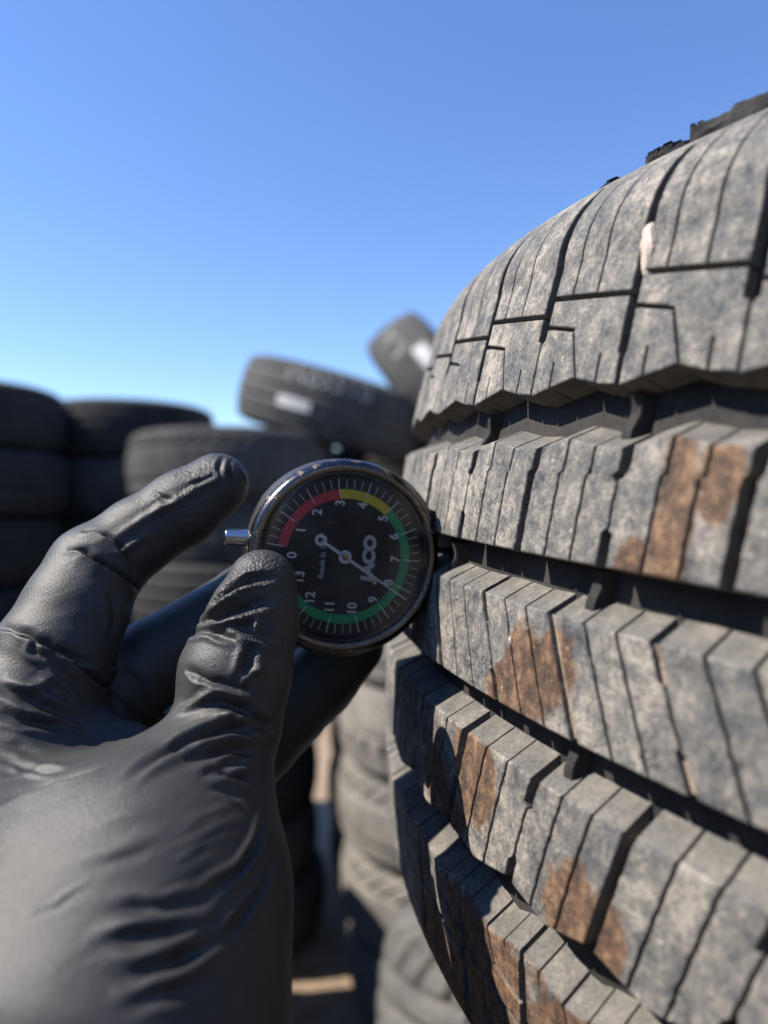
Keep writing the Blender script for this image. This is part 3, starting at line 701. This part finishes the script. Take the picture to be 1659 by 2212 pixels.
PALM = [[N(405, 1750, .181, 168), N(60, 1905, .172, 225)], [N(310, 1950, .166, 300), N(60, 1990, .168, 300)], [N(40, 1560, .198, 135), N(20, 1900, .178, 250)], [N(130, 1640, .204, 125), N(60, 1990, .175, 270)],
        [N(215, 2230, .150, 395), (-.062, .125, H - .185, .038), (-.095, .045, H - .245, .040)], [N(280, 1650, .198, 85), N(150, 1640, .198, 110)],
        [N(215, 2230, .157, 388), N(-130, 2230, .151, 375), (-.090, .110, H - .185, .034), (-.118, .03, H - .245, .036)],
        [N(300, 1950, .167, 300), N(-90, 1985, .161, 290)], [N(-90, 1985, .161, 290), N(-130, 2230, .151, 375)]]
VX = .0011
lo = np.array([-.155, -.02, H - .27]); hi = np.array([.015, .29, H + .02])
dims = np.ceil((hi - lo) / VX).astype(int)
axes = [lo[i] + VX * np.arange(dims[i]) for i in range(3)]
def capsule(D, a, b):
    a = np.array(a); b = np.array(b); mg = .016
    mn = np.minimum(a[:3] - a[3], b[:3] - b[3]) - mg; mx = np.maximum(a[:3] + a[3], b[:3] + b[3]) + mg
    sl_ = []
    for i in range(3):
        i0 = int(np.clip((mn[i] - lo[i]) / VX, 0, dims[i])); i1 = int(np.clip((mx[i] - lo[i]) / VX + 1, 0, dims[i])); sl_.append(slice(i0, i1))
    if any(q.stop - q.start < 1 for q in sl_): return
    X, Y, Z = (axes[0][sl_[0]][:, None, None], axes[1][sl_[1]][None, :, None], axes[2][sl_[2]][None, None, :])
    d = b[:3] - a[:3]; L2 = d @ d
    t_ = np.clip(((X - a[0]) * d[0] + (Y - a[1]) * d[1] + (Z - a[2]) * d[2]) / L2, 0, 1)
    dist = np.sqrt((X - a[0] - t_ * d[0]) ** 2 + (Y - a[1] - t_ * d[1]) ** 2 + (Z - a[2] - t_ * d[2]) ** 2) - (a[3] + t_ * (b[3] - a[3]))
    sub = D[tuple(sl_)]; return sl_, dist.astype(np.float32)
def smin(a, b, k):
    h_ = np.clip(.5 + .5 * (b - a) / k, 0, 1); return b + (a - b) * h_ - k * h_ * (1 - h_)
def chain(nodes, k=.003):
    D = np.full(tuple(dims), .05, np.float32)
    for a_, b_ in zip(nodes[:-1], nodes[1:]):
        r_ = capsule(D, a_, b_)
        if r_ is None: continue
        s_, d_ = r_; D[tuple(s_)] = smin(D[tuple(s_)], d_, k)
    return D
palm = np.full(tuple(dims), .05, np.float32)
for ch in PALM:
    for a_, b_ in zip(ch[:-1], ch[1:]):
        r_ = capsule(palm, a_, b_)
        if r_ is None: continue
        s_, d_ = r_; palm[tuple(s_)] = smin(palm[tuple(s_)], d_, .007)
total = palm.copy()
for ch, kk in ((THUMB, .007), (INDEX, .006), (MIDDLE, .005), (RING, .005), (PINKY, .005)):
    total = np.minimum(total, smin(palm, chain(ch), kk))
def surface_nets(D):
    """naive surface nets: one vertex per cell that the surface passes through"""
    ins = D < 0; sh = np.array(D.shape) - 1
    cnt = np.zeros(sh, np.int8)
    offs = [(i, j, k) for i in (0, 1) for j in (0, 1) for k in (0, 1)]
    for (i, j, k) in offs: cnt += ins[i:i + sh[0], j:j + sh[1], k:k + sh[2]]
    act = (cnt > 0) & (cnt < 8); cells = np.argwhere(act)
    idx = np.full(sh, -1, np.int32); idx[act] = np.arange(len(cells))
    acc_ = np.zeros((len(cells), 3)); n_ = np.zeros(len(cells))
    for a_ in offs:
        for ax in range(3):
            if a_[ax]: continue
            b_ = list(a_); b_[ax] = 1
            da = D[tuple((cells + a_).T)]; db = D[tuple((cells + b_).T)]
            m = (da < 0) != (db < 0); t_ = np.where(m, da / np.where(m, da - db, 1), 0)
            p = np.tile(np.array(a_, float), (len(cells), 1)); p[:, ax] = t_
            acc_[m] += p[m]; n_[m] += 1
    V = cells + acc_ / n_[:, None]
    F = []
    for ax in range(3):
        o1, o2 = [(1, 2), (2, 0), (0, 1)][ax]
        A = [slice(1, sh[0]), slice(1, sh[1]), slice(1, sh[2])]; A[ax] = slice(0, sh[ax])
        B = list(A); B[ax] = slice(1, sh[ax] + 1)
        ia = ins[tuple(A)]; ib = ins[tuple(B)]
        e = np.argwhere(ia != ib); st = np.array([1, 1, 1]); st[ax] = 0; e = e + st
        fl = ia[ia != ib]
        u1 = np.zeros(3, int); u1[o1] = 1; u2 = np.zeros(3, int); u2[o2] = 1
        q = np.stack([idx[tuple((e - u1 - u2).T)], idx[tuple((e - u2).T)], idx[tuple(e.T)], idx[tuple((e - u1).T)]], -1)
        q[~fl] = q[~fl][:, ::-1]; F.append(q)
    F = np.concatenate(F); return V, F[(F >= 0).all(1)]
Vh, Fh = surface_nets(total); Vh = lo + Vh * VX
del total, palm
tmp = mesh_obj('tmp', Vh, Fh, None, smooth=True)
md = tmp.modifiers.new('s', 'SMOOTH'); md.iterations = 10; md.factor = .5
md = tmp.modifiers.new('d', 'SUBSURF'); md.levels = 1
me = bpy.data.meshes.new_from_object(tmp.evaluated_get(bpy.context.evaluated_depsgraph_get()))
bpy.data.objects.remove(tmp)
nv = len(me.vertices); co = np.empty(nv * 3, np.float32); me.vertices.foreach_get('co', co); co = co.reshape(-1, 3).astype(float)
no = np.empty(nv * 3, np.float32); me.vertices.foreach_get('normal', no); no = no.reshape(-1, 3).astype(float)
bvh = BVHTree.FromPolygons([Vector(v_) for v_ in Vh], [tuple(f_) for f_ in Fh])
# creases and folds of the glove: polylines laid on the hand's surface
C2 = lambda x, y: (x * .4134, y * .4134 + 905.2)
C3 = lambda x, y: (x * .4134, y * .4133 + 1536)
CT = lambda x, y: (x * .2479 + 384, y * .2479 + 1152)    # thumb close-up
#  kind: v = valley with raised lips, r = ridge, f = fold (lower side bulges over a sharp drop), width and depth in mm
CREASES = [
 ('f', 2.2, 1.2, C2, [(420,590),(520,600),(600,650),(660,740),(700,850)]), ('f', 2.4, 1.4, C2, [(340,690),(420,690),(480,740),(600,810),(690,880),(720,910)]),
 ('v', 1.2, .5, C2, [(1170,190),(1140,260),(1165,305)]), ('v', 1.1, .6, C2, [(1205,210),(1195,290),(1225,330)]), ('v', 1.0, .5, C2, [(1240,250),(1270,300),(1290,350)]), ('v', 1.3, .4, C2, [(1130,290),(1060,320),(980,350)]), ('v', 1.6, .35, C2, [(800,380),(860,420),(930,430)]),
 ('f', 3.0, 1.6, C2, [(-30,1090),(100,1125),(190,1165),(300,1230),(420,1270),(530,1305)]), ('v', 1.6, .6, C2, [(190,1170),(180,1220),(240,1260)]),
 ('f', 2.6, 1.3, C2, [(300,1230),(400,1300),(520,1400),(640,1500),(750,1620)]), ('r', 2.0, .7, C2, [(20,1370),(150,1415),(290,1350)]), ('v', 2.4, 1.0, C2, [(-20,1385),(90,1430),(200,1490),(330,1540),(480,1610)]),
 ('v', 2.0, .9, C2, [(-20,1530),(150,1590),(300,1600),(500,1650)]), ('r', 1.8, .6, C2, [(200,1320),(290,1355),(360,1420),(440,1500)]),
 ('r', 2.0, .55, C2, [(1190,265),(1080,340),(950,410),(830,475),(700,550),(585,625)]), ('v', 2.2, .5, C2, [(560,900),(590,960),(600,1050),(570,1150)]), ('r', 1.6, .5, C2, [(600,720),(700,650),(760,610)]),  # first ridge is added along the index finger to sharpen its shade edge
 ('f', 2.4, 1.0, C2, [(560,1300),(640,1310),(740,1400),(800,1500)]),
 # thumb
 ('v', 2.0, 1.3, CT, [(300,635),(420,540),(540,450),(660,390),(850,400)]), ('r', 1.8, 1.0, CT, [(150,800),(300,690),(440,590),(550,520),(700,480),(880,420)]), ('v', 2.2, 1.4, CT, [(190,800),(330,750),(480,680),(650,620),(850,580)]),
 ('r', 1.6, .7, CT, [(150,820),(330,800),(480,760),(600,740),(710,715)]), ('v', 1.8, 1.0, CT, [(90,900),(200,850),(330,860),(440,905),(530,930)]), ('r', 2.0, .7, CT, [(330,850),(450,880),(600,930),(720,970),(850,1040),(960,1130)]),
 ('r', 1.8, .9, CT, [(715,715),(680,820),(640,910)]), ('v', 2.4, 1.0, CT, [(660,960),(640,1050),(600,1180),(590,1260)]), ('f', 2.6, 1.3, CT, [(60,1200),(180,1280),(350,1330),(500,1370),(650,1400)]), ('r', 1.6, .7, CT, [(560,1380),(580,1270),(640,1200),(720,1190),(810,1230)]),
 ('r', 1.8, .8, CT, [(0,1560),(150,1490),(250,1430),(340,1370)]), ('v', 2.4, 1.3, CT, [(220,1480),(400,1480),(560,1540),(700,1620),(830,1690)]), ('r', 1.4, .5, CT, [(410,1670),(440,1600),(470,1540)]),
 ('v', 2.6, 1.5, CT, [(-60,1870),(100,1790),(300,1730),(500,1690),(700,1690),(860,1700)]), ('r', 1.8, .7, CT, [(300,1850),(450,1800),(600,1820),(700,1880)]), ('v', 2.0, 1.0, CT, [(50,1980),(250,1940),(450,1900),(690,1885)]), ('v', 1.8, .9, CT, [(220,2080),(400,2040),(580,1980)]), ('v', 1.6, .8, CT, [(440,2130),(560,2150),(670,2150)]),
 # ball of the thumb and wrist
 ('v', 2.2, 1.0, C3, [(640,400),(730,310),(830,235),(960,165),(1100,115),(1260,92)]), ('r', 2.2, .7, C3, [(560,450),(760,330),(960,235),(1150,165),(1330,185)]),
 ('v', 1.6, .9, C3, [(980,280),(1100,270),(1200,262),(1290,262)]), ('r', 1.3, .5, C3, [(1040,300),(1150,290),(1290,280)]), ('v', 1.5, .9, C3, [(1020,345),(1140,330),(1240,345),(1345,362)]), ('r', 1.3, .5, C3, [(1080,372),(1200,372),(1330,378)]), ('v', 1.6, .7, C3, [(1080,400),(1180,418),(1270,468)]),
 ('r', 2.4, .22, C3, [(400,625),(600,553),(720,530),(930,505)]), ('r', 2.4, .26, C3, [(380,785),(560,752),(680,720),(860,630)]), ('v', 2.0, .22, C3, [(420,815),(580,785),(720,745),(880,665)]),
 ('r', 1.1, .4, C3, [(90,1075),(190,1040),(270,1010),(350,950),(490,870)]),
 ('v', 2.2, 1.3, C3, [(560,1035),(700,1040),(820,1050),(920,1035),(1040,1000),(1180,930)]), ('r', 2.4, 1.0, C3, [(440,1170),(560,1155),(720,1120),(860,1075),(1000,1040),(1160,965)]), ('v', 2.6, .9, C3, [(460,1205),(600,1195),(760,1170),(900,1135),(1060,1085)]), ('r', 2.2, .3, C3, [(540,1250),(700,1230),(860,1190),(1000,1150)]),
 ('v', 2.4, 1.5, C3, [(560,1400),(700,1395),(830,1360),(960,1305),(1060,1245),(1160,1165)]), ('r', 2.4, 1.2, C3, [(560,1460),(700,1440),(850,1395),(980,1340),(1080,1280),(1190,1195)]), ('v', 2.4, .8, C3, [(640,1505),(780,1485),(920,1440),(1060,1385)]), ('r', 2.4, .4, C3, [(600,1330),(760,1300),(900,1245),(1040,1180)]),
 ('v', 1.5, 1.4, C3, [(1385,520),(1366,610),(1335,710),(1255,825),(1150,905),(1030,965)]), ('v', 1.6, 1.3, C3, [(1460,720),(1425,800),(1375,915),(1285,1045),(1175,1170),(1060,1270)]),
 ('f', 2.8, .9, C3, [(-20,515),(100,445),(300,380),(450,330),(560,290)]), ('v', 2.0, .8, C3, [(-20,235),(150,300),(340,318)]), ('v', 1.8, .7, C3, [(-20,335),(200,312),(340,318)]), ('v', 2.0, .5, C3, [(-20,165),(100,190),(220,235)]),
 ('r', 1.6, .26, C3, [(900,610),(1060,545),(1270,470)]), ('r', 1.6, .26, C3, [(860,720),(1050,640),(1270,545)]), ('r', 1.6, .26, C3, [(800,800),(1000,725),(1220,630)]), ('r', 1.6, .26, C3, [(760,880),(960,815),(1150,740)]), ('r', 1.5, .24, C3, [(720,950),(900,880),(1100,800)]), ('r', 1.4, .2, C3, [(880,660),(1000,610),(1180,545)]), ('r', 1.4, .2, C3, [(820,760),(980,690),(1180,600)]), ('r', 1.4, .2, C3, [(780,840),(940,775),(1130,690)]), ('r', 1.4, .2, C3, [(700,1000),(850,950),(1030,885)]),
]
def on_hand(x, y):
    d = Vector(((x - 829.5) / FPX, 1, -(y - 1106) / FPX)).normalized()
    r_ = bvh.ray_cast(Vector((0, 0, H)), d)
    return (np.array(r_[0]), np.array(r_[1])) if r_[0] is not None and r_[3] < .32 else None
disp = np.zeros(nv)
for ic, (kd, wd, dp, fn, pts) in enumerate(CREASES):
    P3 = []
    for (x0, y0), (x1, y1) in zip(pts[:-1], pts[1:]):
        for f_ in np.linspace(0, 1, 7)[:-1]:
            r_ = on_hand(*fn(x0 + (x1 - x0) * f_, y0 + (y1 - y0) * f_))
            if r_: P3.append(r_[0])
    r_ = on_hand(*fn(*pts[-1]))
    if r_: P3.append(r_[0])
    if len(P3) < 3: continue
    P3 = np.array(P3)
    for _ in range(2): P3[1:-1] = .25 * P3[:-2] + .5 * P3[1:-1] + .25 * P3[2:]
    wd *= .80e-3; dp *= {C2: 1.45e-3, CT: 1.35e-3, C3: .95e-3}[fn]; W3 = wd * 4
    near = np.where(((co > P3.min(0) - W3) & (co < P3.max(0) + W3)).all(1) & (no[:, 1] < .55))[0]
    if len(near) == 0: continue
    Q = co[near]; best = np.full(len(near), 9.); bt = np.zeros(len(near)); sgn = np.zeros(len(near)); nseg = len(P3) - 1
    for i in range(nseg):
        a_, b_ = P3[i], P3[i + 1]; d_ = b_ - a_; L2 = max(d_ @ d_, 1e-12)
        t_ = np.clip((Q - a_) @ d_ / L2, 0, 1); pr = a_ + t_[:, None] * d_; dv = Q - pr; ds = np.linalg.norm(dv, axis=1)
        m = ds < best; best[m] = ds[m]; bt[m] = (i + t_[m]) / nseg
        side = np.cross(np.broadcast_to(d_, Q.shape), no[near]); sgn[m] = np.sign((dv * side).sum(1))[m]
    best = best + .0003 * np.sin(Q[:, 0] * 900 + ic) * np.sin(Q[:, 2] * 700)
    env = np.sin(np.pi * np.clip(bt, 0, 1)) ** (1.25 if fn is C3 else .7) * np.exp(-(np.maximum(best - 1.5 * wd, 0) / (1.2 * wd)) ** 2); x = best / wd
    if kd == 'v': pr = -np.exp(-(x * 1.5) ** 2) + .55 * np.exp(-((x - 1.5) / .7) ** 2)
    elif kd == 'r': pr = np.exp(-(x * 1.4) ** 2) - .25 * np.exp(-((x - 1.7) / .8) ** 2)
    else:
        sx = x * sgn                     # +: the lower side of the line
        pr = np.where(sx > 0, np.exp(-(sx / 1.6)) * np.clip(sx * 5, -1, 1) , -1.0 * np.exp(-(sx / .8) ** 2) * np.clip(-sx * 5, 0, 1) )
    disp[near] += dp * env * pr
# broad soft wrinkles that run round the thumb and across the ball of the hand
from mathutils import noise as mn
wr = np.zeros(nv)
for i in range(nv):
    if no[i, 1] > .6: continue
    p = co[i]; q = -p[0] * .32 + (p[2] - H) * .95; e = p[0] * .95 + (p[2] - H) * .32
    a1 = 1 - 2 * abs(mn.noise((e * 42, q * 190, p[1] * 60)))
    a2 = 1 - 2 * abs(mn.noise((e * 70 + 9, q * 380, p[1] * 80)))
    mk = min(max(mn.noise((p[0] * 30, p[1] * 30, p[2] * 30)) * 1.6 + .45, 0), 1)
    wr[i] = (a1 * .75 + a2 * .3) * mk + .25 * mn.noise((p[0] * 110, p[1] * 110, p[2] * 110))
co2 = co + no * (disp + wr * .00016)[:, None]
me.vertices.foreach_set('co', co2.astype(np.float32).ravel()); me.update()
me.polygons.foreach_set('use_smooth', np.ones(len(me.polygons), bool))
g = NG('black_nitrile'); o = g.obj()
leather = g.add('ShaderNodeTexVoronoi', {'Vector': o, 'Scale': 1250.0, 'Randomness': 1.0}, feature='SMOOTH_F1').outputs[0]
grain = g.noise(o, 1700, 3, .7); soft = g.noise(o, 70, 4)
tipA = Vector(pix(560, 1290, .195)); tipB = Vector(pix(460, 1040, .225))
def near_pt(p, r0, r1):
    d = g.add('ShaderNodeVectorMath', {0: o, 1: tuple(p)}, operation='DISTANCE').outputs[1]
    return g.math('SUBTRACT', 1.0, g.step(d, r0, r1))
msk = g.math('MAXIMUM', near_pt(tipA, .014, .022), g.math('MULTIPLY', near_pt(tipB, .012, .028), .8))
msk = g.math('MULTIPLY', msk, g.step(g.noise(o, 110, 3), .38, .52))
nrm = g.bump(grain, .34, .0006); nrm = g.bump(leather, g.math('MULTIPLY', msk, .75), .0006, nrm)
M_glove = g.bsdf(Base_Color=g.ramp(soft, [(.35, (.028, .028, .028)), (.7, (.038, .037, .036))]), Roughness=g.math('ADD', .45, g.math('MULTIPLY', grain, .14)), Specular_IOR_Level=.48, Normal=nrm)
me.materials.clear(); me.materials.append(M_glove); me.name = 'gloved_hand'
hand = bpy.data.objects.new('gloved_hand', me); col.objects.link(hand)
hand['label'] = 'hand in a creased black nitrile glove pinching the dial gauge with its index finger raised'; hand['category'] = 'hand'
for lst in PROTO.values():
    for ob in lst: bpy.data.objects.remove(ob)
